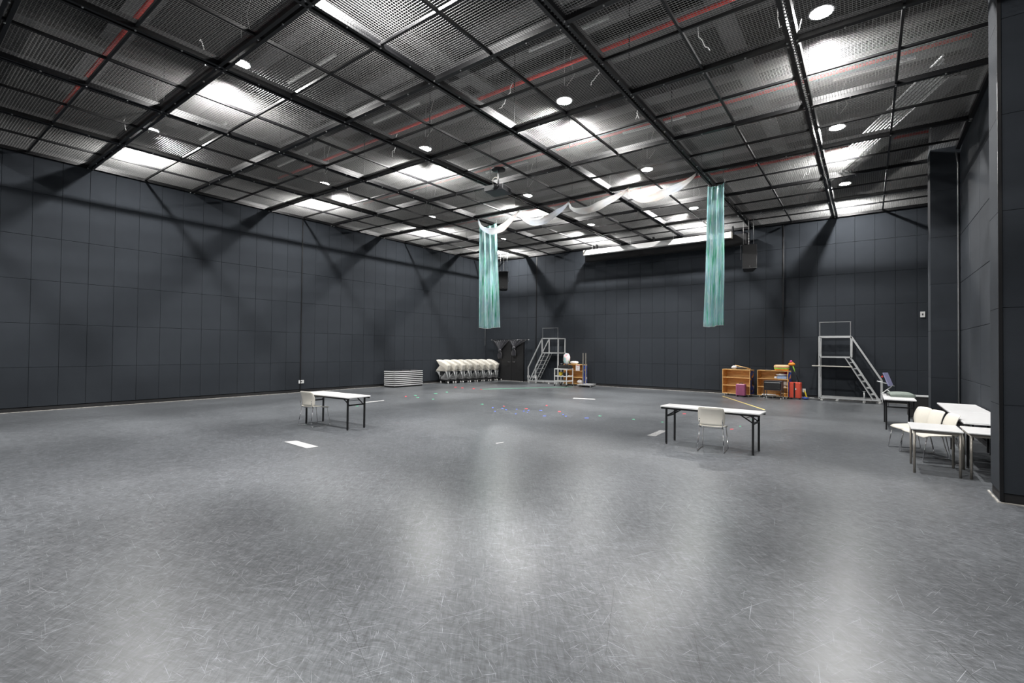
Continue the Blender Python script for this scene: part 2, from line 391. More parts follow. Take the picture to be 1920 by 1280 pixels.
ZM = ZC+.082
PITCHW, WR = .05, .003
def panel_mesh(W, D):
    mb = MB(); r = WR
    n = int(W/PITCHW)
    for k in range(n+1):
        x = -W/2+(W-n*PITCHW)/2+k*PITCHW
        mb.add([(x-r, -D/2, 0), (x+r, -D/2, 0), (x, -D/2, 2*r), (x-r, D/2, 0), (x+r, D/2, 0), (x, D/2, 2*r)], [(0, 3, 4, 1), (1, 4, 5, 2), (2, 5, 3, 0)])
    n = int(D/PITCHW)
    for k in range(n+1):
        y = -D/2+(D-n*PITCHW)/2+k*PITCHW
        mb.add([(-W/2, y-r, 2*r), (-W/2, y+r, 2*r), (-W/2, y, 4*r), (W/2, y-r, 2*r), (W/2, y+r, 2*r), (W/2, y, 4*r)], [(0, 1, 4, 3), (1, 2, 5, 4), (2, 0, 3, 5)])
    return mb.mesh('mesh_panel', M['galv'])
pm = panel_mesh(SX/2-.012, SY/2-.012)
lastD = (YB-gy(6))/2
pl = panel_mesh(SX/2-.012, lastD-.012)
for i in range(14):
    for j in range(18): link('mesh_panel', pm, ceil, (gx(i/2+.25), gy(-3+j/2+.25), ZM))
    for j in range(2): link('mesh_panel', pl, ceil, (gx(i/2+.25), gy(6)+lastD*(j+.5), ZM))
bw, bh = .058, .17
# main beams: pairs of channels along Y, single boxes across
bolt = MB()
def bolt_at(x, y, z=ZC): bolt.lathe([(.016, -.02), (.016, 0)], (x, y, z), 6)
for i in range(1, 7):
    x = gx(i); mb = MB()
    gap = .055 if i >= 3 else .04
    for s in (-1, 1):
        xa = x+s*(gap/2+bw/2); mb.box((xa-bw/2, YN, ZC), (xa+bw/2, YB, ZC+bh))
    mb.build('main_beam', M['black'], ceil)
    st = MB()                                   # slotted strip between the channels
    y = YN
    while y < YB:
        st.box((x-gap/2, y, ZC+.05), (x+gap/2, y+.03, ZC+.056)); y += .09
    st.build('slotted_strip', M['steel'], ceil)['kind'] = 'stuff'
    for j in range(-3, 7):
        for q in (.25, .5, .75):
            bolt_at(x+(gap/2+bw/2), gy(j)+q*SY)
mb = MB()
for x in (X0+.04, XR-.04): MB().box((x-.04, YN, ZC), (x+.04, YB, ZC+bh)).build('edge_beam', M['black'], ceil)
MB().box((X0, YB-.08, ZC), (XR, YB, ZC+bh)).build('edge_beam', M['black'], ceil)
for j in range(-2, 7):
    y = gy(j)
    if j in (-1, 0):
        for i in range(7):
            m2 = MB()
            for s in (-1, 1): m2.box((gx(i), y+s*.055-bw/2, ZC+.001), (gx(i+1), y+s*.055+bw/2, ZC+bh))
            m2.build('cross_beam', M['black'], ceil)
    else:
        for i in range(7):
            MB().box((gx(i)+.08, y-.045, ZC+.004), (gx(i+1)-.08, y+.045, ZC+bh)).build('cross_beam', M['black'], ceil)
    for i in range(7):
        for q in (.25, .5, .75): bolt_at(gx(i)+q*SX, y+random.choice((-1, 1))*.02, ZC+.004)
    for i in range(8):
        for a in (-1, 1):
            for b in (-1, 1): bolt_at(min(max(gx(i)+a*.07, X0+.03), XR-.03), y+b*.06)
# lighter intermediate members
for i in range(7):
    x = gx(i+.5); MB().box((x-.02, YN, ZC+.03), (x+.02, YB, ZC+.079)).build('purlin', M['black'], ceil)
MB().box((gx(3.5)-.07, gy(5), ZC+.02), (gx(3.5)-.025, YB, ZC+.08)).box((gx(3.5)+.025, gy(5), ZC+.02), (gx(3.5)+.07, YB, ZC+.08)).build('purlin', M['black'], ceil)
for j in range(-3, 7):
    y = gy(j+.5)
    if j == 6: y = gy(6)+lastD
    for i in range(7): MB().box((gx(i)+.08, y-.02, ZC+.032), (gx(i+1)-.08, y+.02, ZC+.0795)).build('purlin', M['black'], ceil)
bolt.build('bolt', M['steel'], ceil)['kind'] = 'stuff'
# hanger rods from roof to grid nodes
hr = MB()
for i in range(1, 7):
    for j in range(-2, 7, 1): hr.bar((gx(i), gy(j), ZC+.09), (gx(i), gy(j), 9.0), .02, .02)
hr.build('hanger_rod', M['blackmat'], ceil)['kind'] = 'stuff'

# ------------------------------------------------------------------ backprojection helper used to place services seen through the mesh
def bp(px, py, z):
    d = fw+ri*((px-960)/FPX)+ui*((640-py)/FPX); t = (z-CAMZ)/d.z; return (d.x*t, d.y*t, z)
def bpn(px, py, axis, val):
    d = fw+ri*((px-960)/FPX)+ui*((640-py)/FPX); o_ = Vector((0, 0, CAMZ)); t = (val-o_[axis])/d[axis]; return tuple(o_+d*t)

# sprinkler pipes and off battens above the mesh
for k, (y, x0, x1) in enumerate([(3.1, -18.2, 1.7), (9.4, -18.2, 1.7), (13.3, -18.2, 1.7), (18.4, -18.2, 1.7)]):
    t = MB().tube([(x0, y, 8.3), (x1, y, 8.3)], .042, 8).build('sprinkler_pipe', M['red'])
    tag(t, 'red sprinkler pipe above the ceiling mesh, %s from the far wall' % ['fourth', 'third', 'second', 'first'][k], 'pipe')
bats = [((521, 312), (576, 288), 'left of the left-hand projector lamp'), ((701, 230), (786, 193), 'above and left of the ceiling projector'),
        ((992, 96), (1062, 67), 'left of the central double beam'), ((1082, 58), (1141, 33), 'just right of the central double beam'),
        ((540, 155), (633, 105), 'upper left, between two lamps'), ((1168, 250), (1287, 220), 'right of the large central lamp'),
        ((911, 324), (989, 303), 'directly behind the projector pole'), ((729, 373), (783, 358), 'to the left of the projector, near the left wall'),
        ((375, 262), (420, 229), 'right of the leftmost lamp'), ((1563, 150), (1717, 107), 'on the right side under the brightest lamp')]
for a, b, t in bats:
    p, q = bp(*a, 7.9), bp(*b, 7.9); q = (q[0], p[1]+(q[1]-p[1])*.3, 7.9)
    o = MB().bar(p, q, .05, .045).build('light_batten', M['whitepaint'])
    tag(o, 'white unlit batten above the mesh, '+t, 'batten')
TRAY_SIDE = 1
# bundle of conduits running diagonally above the mesh at the right
a1, a2 = bp(1530, 352, 7.35), bp(1745, 150, 7.35)
cb = thing('conduit_bundle', 'bundle of parallel grey conduits running diagonally above the mesh at right', 'conduit', (0, 0, 0))
dv = (Vector(a2)-Vector(a1)).normalized(); nv = Vector((dv.y, -dv.x, 0))*TRAY_SIDE
for k in range(7):
    off = nv*(-.24+.08*k)
    MB().tube([Vector(a1)+off, Vector(a2)+off+dv*(.15*k)], .024, 6).build('conduit', M['alu'], cb)
MB().box((-.35, -.02, 0), (.35, .02, .02)).build('support_rail', M['steel'], cb, tuple((Vector(a1)+Vector(a2))/2+Vector((0, 0, .03))))
c0, c1 = Vector(a1)-nv*.45, Vector(a2)-nv*.45
o = MB().bar(c0, c1, .3, .05).build('cable_tray', M['roofbeam']); tag(o, 'flat grey cable tray beside the diagonal conduit bundle', 'cable tray')

# dangling wires close to the grid
wires = [((232, 262), 'beside the leftmost lamp'), ((372, 130), 'left of the lamp at upper left'), ((618, 372), 'under the third lamp along the left wall'), ((745, 290), 'left of the lamp above the projector'),
         ((1130, 165), 'right of the large central lamp'), ((1197, 235), 'below and right of the central lamp'), ((1306, 110), 'hanging beside a purlin at upper right'), ((1450, 60), 'left of the brightest lamp'),
         ((650, 380), 'near the left wall, beside a bent clip'), ((1525, 330), 'on the double beam near the far right lamp'), ((960, 205), 'above the double beam in the centre'), ((1500, 100), 'coiled right of the double beam')]
for k, ((x, y), t) in enumerate(wires):
    p = Vector(bp(x, y, ZC+.1)); rr = random.Random(k); pts = []
    for q in range(9):
        s = q/8; pts.append(p+Vector((.28*s*math.cos(k)+.03*rr.uniform(-1, 1), .28*s*math.sin(k)+.03*rr.uniform(-1, 1), .55*(1-s)**1.5+.12*math.sin(3*s*math.pi)*(k % 2)+.02)))
    o = MB().tube(pts, .008, 5).build('loose_cable', M['whitepaint']); tag(o, 'loose pale cable end above the mesh, '+t, 'cable')

# ------------------------------------------------------------------ lamps
hood = MB().lathe([(.05, .34), (.10, .30), (.13, .14), (.21, .02), (.21, 0), (.195, .0)], n=18).mesh('housing', M['darkgrey'])
lens_ = MB().lathe([(.175, -.006), (.175, -.001)], n=18).mesh('lens', M['glow'])
ordn = ['first', 'second', 'third', 'fourth']; rown = ['behind the camera', 'nearest', 'second', 'third', 'farthest']
ld = bpy.data.lights.new('lamp_light', 'AREA'); ld.shape = 'DISK'; ld.size = .16; ld.energy = LAMP_W; ld.color = LAMP_COL
for i, x in enumerate(LX):
    for j, y in enumerate(LY):
        t = thing('high_bay_lamp', 'round high-bay lamp above mesh, %s column from left wall, %s row' % (ordn[i], rown[j]), 'lamp', (x, y, LZ))
        link('housing', hood, t); link('lens', lens_, t)
        MB().tube([(0, 0, .34), (0, 0, ROOF-LZ)], .008, 6).build('suspension_rod', M['steel'], t)
        MB().tube([(.05, 0, .33), (.22, .1, .6), (.12, .05, 1.0), (.3, .1, ROOF-LZ)], .007, 5).build('power_cable', M['whitepaint'], t)
        l = bpy.data.objects.new('lamp_light', ld); C.objects.link(l); l.location = (0, 0, -.012); l.parent = t

# ------------------------------------------------------------------ projector
p = [bp(x, y, 6.33) for x, y in ((909, 360), (931, 369.5), (959, 364))]
pr = thing('projector', 'grey and black projector hung on a pole under the mesh ceiling', 'projector', ((p[0][0]+p[2][0])/2, (p[0][1]+p[2][1])/2, 6.33), R(8))
MB().rbox((-.3, -.27, 0), (.3, .27, .17), .03).build('body', M['darkgrey'], pr)
B((-.30, -.285, .02), (.0, -.27, .165)).build('front_cover', M['alu'], pr)
MB().tube([(.12, -.27, .09), (.12, -.34, .09)], .055, 14).build('lens', M['black'], pr)
g = MB()
for k in range(12): g.box((.3, -.24+.04*k, .03), (.306, -.222+.04*k, .14))
g.build('vent_grille', M['blackmat'], pr)
MB().tube([(0, 0, .17), (0, 0, .75)], .022, 8).build('pole', M['steel'], pr)
MB().lathe([(.2, .66), (.2, .70), (.08, .74)], n=14).build('mounting_plate', M['black'], pr)
MB().tube([(-.1+.1*math.cos(t/10*6.28), 0, .36+.12*math.sin(t/10*6.28)) for t in range(11)], .012, 6).build('cable_loop', M['cream'], pr)

# ------------------------------------------------------------------ roll-up screen housing and pelmet
a, b = bpn(1097, 474, 1, 21.5), bpn(1371, 442, 1, 21.5)
sc = thing('projection_screen', 'long white roll-up screen housing high before the far wall', 'screen', (0, 0, 0))
zc_ = (a[2]+b[2])/2
B((a[0], 21.38, zc_-.11), (b[0], 21.62, zc_+.12)).build('housing', M['whitepaint'], sc)
for x in (a[0], b[0]): B((x-.03, 21.37, zc_-.12), (x+.03, 21.63, zc_+.13)).build('end_cap', M['cream'], sc)
for k in range(4):
    x = a[0]+.4+(b[0]-a[0]-.8)*k/3; MB().tube([(x, 21.5, zc_+.12), (x, 21.5, ZC+.1)], .008, 5).build('hanging_wire', M['steel'], sc)
pel = thing('screen_masking', 'black masking box directly below the white screen housing', 'masking', (0, 0, 0))
B((a[0]-.08, 21.66, zc_-.38), (b[0]+.55, 21.95, zc_+.05)).build('masking_box', M['blackmat'], pel)
for x in (a[0]+.5, -8, b[0]): B((x-.02, 21.7, zc_+.05), (x+.02, 21.9, ZC+.1)).build('hanger', M['black'], pel)

# ------------------------------------------------------------------ hanging loudspeakers
def speaker(px, rz, lab, Y=20.5, h=.95):
    c = bpn(px[0], px[1], 1, Y)
    s = thing('hanging_speaker', lab, 'speaker', (c[0], Y, c[2]), rz, 'hanging loudspeakers')
    s.rotation_euler = (R(-9), 0, rz)
    mb = MB(); mb.add([(-.25, -.24, -h/2), (.25, -.24, -h/2), (.17, .24, -h/2), (-.17, .24, -h/2), (-.25, -.24, h/2), (.25, -.24, h/2), (.17, .24, h/2), (-.17, .24, h/2)],
        [(3, 2, 1, 0), (4, 5, 6, 7), (0, 1, 5, 4), (1, 2, 6, 5), (2, 3, 7, 6), (3, 0, 4, 7)])
    mb.build('cabinet', M['black'], s)
    B((-.23, -.252, -h/2+.02), (.23, -.24, h/2-.02)).build('grille', M['blackmat'], s)
    MB().box((-.29, -.03, h/2+.05), (.29, .03, h/2+.08)).box((-.29, -.03, -.05), (-.27, .03, h/2+.05)).box((.27, -.03, -.05), (.29, .03, h/2+.05)).build('yoke', M['darkgrey'], s)
    MB().lathe([(.02, 0), (.02, .006)], (0, -.262, -h/2+.06), 10).build('badge', M['steel'], s)
    for x in (-.18, .18): MB().tube([(x, 0, h/2+.08), (x, -.05, ZC+.1-c[2])], .006, 5).build('hanging_wire', M['steel'], s)
    ch = MB()
    for k in range(int((ZC-c[2]-h/2-.1)/.05)):
        z = h/2+.1+.05*k; ch.cbox((0, -.12*z/1.4, z), (.02 if k % 2 else .04, .04 if k % 2 else .02, .055))
    ch.build('chain', M['steel'], s)
    return s
speaker((1404, 484), R(16), 'black loudspeaker hung on chain right of the screen, behind the right cloth')
speaker((944, 527), R(34), 'black loudspeaker hung beside the left iridescent cloth')

# ------------------------------------------------------------------ iridescent hanging cloths and garland
def cloth(name, tl, tr, bl, br, lab, folds, seed):
    rr = random.Random(seed); tl, tr, bl, br = map(Vector, (tl, tr, bl, br)); U, V = 46, 40; grid = []
    ph = [rr.uniform(0, 6.28) for _ in range(5)]; nrm = (tr-tl).cross(Vector((0, 0, 1))).normalized()
    for j in range(V+1):
        t = j/V; row = []
        for i in range(U+1):
            s = i/U; p = (tl*(1-s)+tr*s)*(1-t)+(bl*(1-s)+br*s)*t
            amp = .05*(.5+.8*t)
            d = amp*(math.sin(folds*6.28*s+ph[0]+.9*math.sin(2*t+ph[1]))+.5*math.sin(folds*2.3*6.28*s+ph[2]+2*t)+.25*math.sin(folds*5*6.28*s+ph[3]+7*t))
            q = p+nrm*d+Vector((0, 0, -.05*math.sin(3.14*s)*(1-t) if t < .5 else -.03*math.sin(5*s+ph[4])*t))
            row.append(tuple(q-tl))
        grid.append(row)
    th = thing(name, lab, 'cloth', tuple(tl), 0, 'iridescent hanging cloths')
    MB().sheet(grid, .003).build('cloth_panel', M['irid'], th)
    for c in (tl, tr): MB().tube([c-tl, c-tl+Vector((0, 0, max(.03, ZC+.05-c.z)))], .006, 5).build('tie', M['whitecloth'], th)
    MB().tube([g_+Vector((0, 0, 0)) for g_ in map(Vector, grid[-1])], .006, 5).build('hem', M['whitecloth'], th)
    return th
def on_h(px, xy):  # height of a pixel above a plan position
    d = fw+ri*((px[0]-960)/FPX)+ui*((640-px[1])/FPX); t = math.hypot(*xy)/math.hypot(d.x, d.y); return (d.x*t, d.y*t, CAMZ+d.z*t)
r0, r1 = bp(1328, 350, 6.93), bp(1359, 342, 6.93)
cloth('hanging_cloth', r0, r1, on_h((1320, 611), r0[:2]), on_h((1359, 611), r1[:2]), 'right-hand tall iridescent turquoise cloth hanging from ceiling grid', 3, 4)
l0, l1 = bp(899, 426, 6.80), bp(931, 418, 6.93)
cloth('hanging_cloth', l0, l1, on_h((899, 614), l0[:2]), on_h((939, 615), l1[:2]), 'left-hand tall iridescent turquoise cloth hanging from ceiling grid', 3, 9)
gar = thing('fabric_garland', 'pearly white fabric garland swagged in four loops under the ceiling beam', 'garland', (0, 0, 0))
pk = [bpn(x, y, 1, gy(4)) for x, y in ((901, 413), (976, 397), (1069, 381), (1180, 355), (1306, 327))]
lo = [bpn(x, y, 1, gy(4)) for x, y in ((929, 434), (1012, 417), (1105, 394), (1222, 373))]
for k in range(4):
    a, b, m_ = Vector(pk[k]), Vector(pk[k+1]), Vector(lo[k]); a.z = min(a.z, ZC-.02); b.z = min(b.z, ZC-.02)
    mb = MB(); n = 26
    for w_ in range(1):
        pts = []; rs = []
        for i in range(n+1):
            t = i/n; mid = (a+b)/2; s = (m_.x-a.x)/(b.x-a.x); tt = t**(math.log(.5)/math.log(s))
            z = a.z+(b.z-a.z)*t+(m_.z-mid.z)*(4*tt*(1-tt))**.85
            q = a+(b-a)*t; an = w_*2.09+t*3; e = .02*math.sin(9*t+k)
            pts.append((q.x+e*math.cos(an)*.4, q.y-.13+e*math.cos(an), z+e*math.sin(an))); rs.append(.025+.105*math.sin(math.pi*t)**.8*(1+.08*math.sin(23*t+k)))
        mb.tube(pts, rs, 14)
    mb.build('swag', M['pearl'], gar)
    for c in (a, b): MB().tube([(c.x, c.y-.13, c.z), (c.x, c.y-.05, c.z+.04), (c.x, c.y-.02, ZC+.06)], .012, 6).build('tie', M['whitecloth'], gar)

# ------------------------------------------------------------------ chairs
def make_chair(label, group=None, frame=True):
    t = thing('stacking_chair', label, 'chair', group=group)
    # seat
    g = []
    for i in range(9):
        u = i/8; y = -.20+.43*u; z = .445+.012*math.cos(u*3.0)-(.03*((u-.8)/.2)**2 if u > .8 else 0)
        hw = .215+.02*math.sin(u*3.1); g.append([(hw*(2*j/8-1), y, z+.012*abs(2*j/8-1)**2.5) for j in range(9)])
    MB().sheet(g, .014).build('seat', M['cream'], t)
    g = []
    for i in range(9):
        u = i/8; z = .475+.335*u; y = -.205-.02*u-.05*u*u+.02*math.sin(u*3.1)
        hw = .225-.02*(2*u-1)**2+.005; g.append([(hw*(2*j/8-1), y+.035*(2*j/8-1)**2, z-.012*abs(2*j/8-1)**6*(u > .9)) for j in range(9)])
    MB().sheet(g, .012).build('backrest', M['cream'], t)
    for s in (-1, 1):
        x = s*.225
        MB().tube([(s*.20, -.19, .44), (x, -.27, .02), (x, -.26, .008), (x, .25, .008), (x, .26, .02), (s*.20, .19, .435)], .0075, 8).build('sled_leg', M['chrome'], t)
        MB().tube([(s*.19, -.18, .435), (s*.2, -.235, .50), (s*.19, -.235, .60)], .008, 6).build('back_bracket', M['chrome'], t)
    MB().tube([(-.2, -.17, .43), (.2, -.17, .43)], .007, 6).tube([(-.2, .17, .425), (.2, .17, .425)], .007, 6).build('crossbar', M['chrome'], t)
    return t
ch0 = make_chair('cream shell chair tucked at the left folding table')
ch0.location = (-10.42, 6.33, 0); ch0.rotation_euler.z = R(6)
def chair(x, y, a, lab):
    c = copy_tree(ch0); c.location = (x, y, 0); c.rotation_euler.z = R(a); return relabel(c, lab)
chair(-2.31, 9.40, 5, 'cream shell chair centred at the right folding table')
chair(.64, 11.80, 112, 'cream chair at right wall tables, farthest of the three in a row')
chair(.78, 11.33, 110, 'cream chair at right wall tables, middle of the three in a row')
chair(.93, 10.86, 104, 'cream chair at right wall tables, nearest of the three in a row')

# ------------------------------------------------------------------ folding tables
def folding_table(L, D, loc, rz, label, legx=None, H=.74, brace=True, legdepth=.45):
    t = thing('folding_table', label, 'table', (*loc, 0), rz)
    MB().rbox((-L/2, -D/2, H-.028), (L/2, D/2, H), .01, 2).build('tabletop', M['laminate'], t)
    MB().box((-L/2+.01, -D/2+.015, H-.062), (L/2-.01, -D/2+.035, H-.0285)).box((-L/2+.01, D/2-.035, H-.062), (L/2-.01, D/2-.015, H-.0285)).build('under_rail', M['black'], t)
    lx = legx or L/2-.12; d = legdepth/2
    for s in (-1, 1):
        for e in (-1, 1):
            MB().box((s*lx-.016, e*d-.016, .015), (s*lx+.016, e*d+.016, H-.03)).lathe([(.012, 0), (.02, .004), (.02, .02)], (s*lx, e*d, 0), 8).build('leg', M['black'], t)
        MB().box((s*lx-.012, -d+.016, H-.21), (s*lx+.012, d-.016, H-.18)).build('crossbar', M['black'], t)
        for e in (-1, 1):
            MB().bar((s*lx, e*(d-.04), H-.19), (s*(lx-.24), e*(d-.04), H-.04), .008, .022).build('folding_brace', M['black'], t)
        MB().bar((s*(lx-.13), -d+.04, H-.11), (s*(lx-.13), d-.04, H-.11), .01, .01).build('crossbar', M['black'], t)
    return t
folding_table(1.8, .60, (-10.02, 6.60), R(2), 'white folding table with black legs, at left in mid room')
folding_table(1.8, .48, (-2.40, 9.63), R(-2.5), 'narrow white folding table with black legs, at right in mid room')
folding_table(1.8, .60, (.60, 15.3), R(90), 'white folding table with black legs carrying a sage bag, beyond the chairs', legdepth=.5)
for y, n in ((11.33, 'nearer'), (13.20, 'farther')):
    folding_table(1.84, .62, (1.53, y), R(90), 'white folding table against right wall between the pilasters, %s of two' % n, legdepth=.5)
# small school-type tables with taupe tube legs
def small_table(x0, y0, label, W=.60, D=.82, H=.68):
    t = thing('desk_table', label, 'table', (x0, y0, 0))
    MB().rbox((0, 0, H-.022), (W, D, H), .015).build('tabletop', M['laminate'], t)
    MB().box((.03, .03, H-.065), (W-.03, .05, H-.0225)).box((.03, D-.05, H-.065), (W-.03, D-.03, H-.0225)).box((.03, .05, H-.065), (.05, D-.05, H-.0225)).box((W-.05, .05, H-.065), (W-.03, D-.05, H-.0225)).build('apron', M['greyleg'], t)
    for x in (.04, W-.04):
        for y in (.04, D-.04): MB().tube([(x, y, 0), (x, y, H-.023)], .017, 10).build('leg', M['greyleg'], t)
    return t
small_table(.53, 9.58, 'small white table with taupe steel legs in front of cream chairs')
small_table(1.17, 9.60, 'small white table half hidden behind the near wall pilaster', W=.60, D=.8)

# things on the far right table
bg = thing('carry_bag', 'flat sage green padded bag lying on the far right folding table', 'bag', (.66, 15.55, .74), R(4))
g = []
for i in range(11):
    u = i/10; g.append([(-.24+.48*j/10, -.42+.84*u, .05+.05*math.sin(math.pi*j/10)**.4*math.sin(math.pi*u)**.4) for j in range(11)])
MB().sheet(g, .02).box((-.23, -.41, 0), (.23, .41, .055)).build('body', M['bag'], bg)
MB().tube([(-.24, -.3, .05), (-.27, -.1, .03), (-.27, .1, .03), (-.24, .3, .05)], .012, 6).build('strap', M['darkgrey'], bg)
ts = thing('tablet_stand', 'folding metal tablet stand on the corner of the far right table', 'stand', (.40, 15.95, .74), R(10))
MB().tube([(-.18, -.25, .01), (0, 0, .12), (.12, .1, .2)], .012, 6).tube([(.1, -.3, .01), (0, 0, .12)], .012, 6).build('legs', M['alu'], ts)
MB().tube([(-.22, -.05, .34), (0, 0, .28), (.16, .03, .22)], .013, 6).build('arm', M['alu'], ts)
MB().bar((.08, 0, .22), (-.02, .1, .56), .16, .03).build('holder', M['purple'], ts)
MB().lathe([(.0, -.03), (.03, 0), (0, .03)], (-.1, 0, .46), 8).build('knob', M['red'], ts)

# dark case behind the far right table
bx = thing('equipment_case', 'black equipment case standing by the far pilaster', 'case', (1.0, 17.6, 0))
MB().rbox((-.1, -.3, .06), (.55, .3, .62), .03).build('body', M['blackmat'], bx)
B((-.11, -.31, .62), (.56, .31, .635)).build('lid_edge', M['alu'], bx)
for x in (0, .45):
    for y in (-.22, .22): MB().lathe([(.028, 0), (.028, .06)], (x, y, 0), 8).build('caster', M['casterwhite'], bx)

# ------------------------------------------------------------------ stage platforms, stacked
for k in range(8):
    t = thing('stage_platform', 'black stage deck with white edge, number %d from the bottom of stack by left wall' % (k+1), 'platform', (-17.80+random.uniform(-.006, .006), 15.40+random.uniform(-.006, .006), .03+.09*k), 0, 'stacked stage platforms')
    t['label'] = ['lowest', 'second lowest', 'third lowest', 'fourth lowest', 'fourth highest', 'third highest', 'second highest', 'topmost'][k]+' black stage deck with white edge in the stack by left wall'
    B((-.36, -.86, 0), (.36, .86, .048)).build('deck_core', M['blackmat'], t)
    MB().box((-.37, -.87, .046), (.37, -.855, .085)).box((-.37, .855, .046), (.37, .87, .085)).box((-.37, -.855, .046), (-.355, .855, .085)).box((.355, -.855, .046), (.37, .855, .085)).build('white_edge', M['laminate'], t)
    B((-.354, -.854, .049), (.354, .854, .084)).build('deck_board', M['blackmat'], t)
t = thing('platform_dolly', 'low black dolly under the stacked stage decks', 'dolly', (-17.80, 15.40, 0))
B((-.36, -.86, .012), (.36, .86, .029)).build('board', M['blackmat'], t)
for x in (-.3, .3):
    for y in (-.7, .7): MB().lathe([(.02, 0), (.02, .012)], (x, y, 0), 8).build('foot', M['black'], t)
for k in range(3):
    o = B((0, 0, 0), (.2, .42, .035)).build('folded_cloth', M['darkgrey'], None, (-18.0+.05*k, 14.75+.5*k, .7455)); tag(o, 'dark folded strap bundle on the top stage deck, %s' % ['nearest', 'middle', 'farthest'][k], 'cloth')

# ------------------------------------------------------------------ stacked chairs on trolleys
sh = MB()
g = []
for i in range(5):
    u = i/4; g.append([(.215*(2*j/4-1), -.20+.43*u, .445-(.03 if u > .9 else 0)) for j in range(5)])
sh.sheet(g, .014)
g = []
for i in range(5):
    u = i/4; g.append([(.22*(2*j/4-1), -.205-.07*u+.03*(2*j/4-1)**2, .455+.335*u) for j in range(5)])
sh.sheet(g, .012)
shell = sh.mesh('shell', M['cream'])
fr = MB().tube([(-.2, -.17, .43), (.2, -.17, .43)], .0095, 5)
for s in (-1, 1): fr.tube([(s*.20, -.19, .44), (s*.07, -.25, .008), (s*.07, .24, .008), (s*.20, .19, .435)], .0095, 5)
frame = fr.mesh('sled_frame', M['alu'])
NST = 8
ORD = ['first', 'second', 'third', 'fourth', 'fifth', 'sixth', 'seventh', 'eighth', 'ninth', 'tenth', 'eleventh', 'twelfth', 'thirteenth', 'fourteenth', 'fifteenth']
for k in range(NST):
    f = k/(NST-1); x, y = -17.72+.42*f, 18.25+3.55*f
    nm = ['first', 'second', 'third', 'fourth', 'fifth', 'sixth', 'seventh', 'eighth'][k]
    t = thing('chair_trolley', 'low black chair trolley on pale casters, %s from the left' % nm, 'trolley', (x, y, 0), 0)
    MB().box((-.3, -.22, .13), (.3, .22, .17)).box((-.3, -.2, .17), (-.26, .2, .36)).build('platform', M['black'], t)
    for a in (-.26, .26):
        for b_ in (-.19, .19):
            MB().tube([(a, b_-.015, .05), (a, b_+.015, .05)], .05, 10).box((a-.02, b_-.02, .06), (a+.02, b_+.02, .13)).build('caster', M['casterwhite'], t)
    n = [12, 13, 15, 14, 15, 15, 14, 11][k]; yw = 90+[14, 20, 12, 18, 14, 20, 16, 12][k]
    for q in range(n):
        c = thing('stacked_chair', 'cream chair, %s from the bottom of the %s nested stack from left' % (ORD[q], nm), 'chair', group='nested chairs of the %s stack' % nm)
        link('shell', shell, c); link('sled_frame', frame, c)
        an = R(-2+4.6*q)     # backs towards the room, fanning forward towards the wall
        c.matrix_world = Matrix.Translation((x+.14-.004*q, y, .19+.046*q)) @ Matrix.Rotation(R(yw), 4, 'Z') @ Matrix.Rotation(-an, 4, 'X') @ Matrix.Translation((0, .26, 0))

# ------------------------------------------------------------------ double door, rod and knotted curtains
dr = struct(B((-17.25, YB-.05, 0), (-15.55, YB-.008, 2.24)).build('door_1', M['black']))
for a, b_ in ((-17.22, -16.41), (-16.39, -15.58)):
    B((a, YB-.07, .02), (b_, YB-.051, 2.2)).build('door_leaf', M['base'], dr)
for s in (-1, 1):
    MB().tube([(-16.4+s*.07, YB-.07, 1.08), (-16.4+s*.07, YB-.12, 1.08), (-16.4+s*.26, YB-.12, 1.09)], .014, 6).build('door_handle', M['chrome'], dr)
B((-17.22, YB-.085, 0), (-15.58, YB-.051, .018)).build('threshold', M['strip'], dr)
rod = thing('curtain_rod', 'black curtain rod over the far double door', 'rod', (-16.5, YB-.16, 2.34))
MB().tube([(-1.3, 0, 0), (1.35, 0, 0)], .018, 8).build('rod', M['black'], rod)
for x in (-1.3, 1.35): MB().lathe([(0, -.04), (.035, 0), (0, .04)], (x, 0, 0), 8).build('finial', M['steel'], rod)
for x in (-1.1, 1.1): B((x-.015, 0, -.015), (x+.015, .158, .015)).build('bracket', M['steel'], rod)
def knot_curtain(x0, x1, xk, zk, lab):
    t = thing('knotted_curtain', lab, 'curtain', (0, 0, 0)); g = []
    for j in range(15):
        s = j/14; row = []
        for i in range(33):
            u = i/32; xt = x0+(x1-x0)*u; w_ = (1-s)**1.2; x = xk+(xt-xk)*w_+(u-.5)*.1
            row.append((x, YB-.16+.035*math.sin(u*50)*(.35+.65*w_)-.03*s, 2.31+(zk-2.31)*s-(.02*math.cos(u*24))*(1-s)))
        g.append(row)
    MB().sheet(g, .004).build('drape', M['curtain'], t)
    MB().lathe([(.02, .12), (.09, .06), (.10, 0), (.06, -.07), (.02, -.1)], (xk, YB-.2, zk), 12, (1, .8)).build('knot', M['curtain'], t)
    g = []
    for j in range(6):
        s = j/5; g.append([(xk+(u/8-.5)*(.1+.22*math.sin(s*2.6)), YB-.2+.04*math.sin(u*3), zk-.05-.42*s) for u in range(9)])
    MB().sheet(g, .02).build('tail', M['curtain'], t)
    rg = MB()
    for k in range(5): rg.lathe([(.02, -.012), (.024, 0), (.02, .012)], (x0+(x1-x0)*k/4, YB-.16, 2.335), 8)
    rg.build('grommet', M['steel'], t)
    return t
knot_curtain(-17.7, -16.55, -17.15, 1.72, 'black curtain tied in a low knot, left of the far door')
knot_curtain(-16.5, -15.35, -16.15, 1.88, 'black curtain tied in a higher knot, right of the far door')

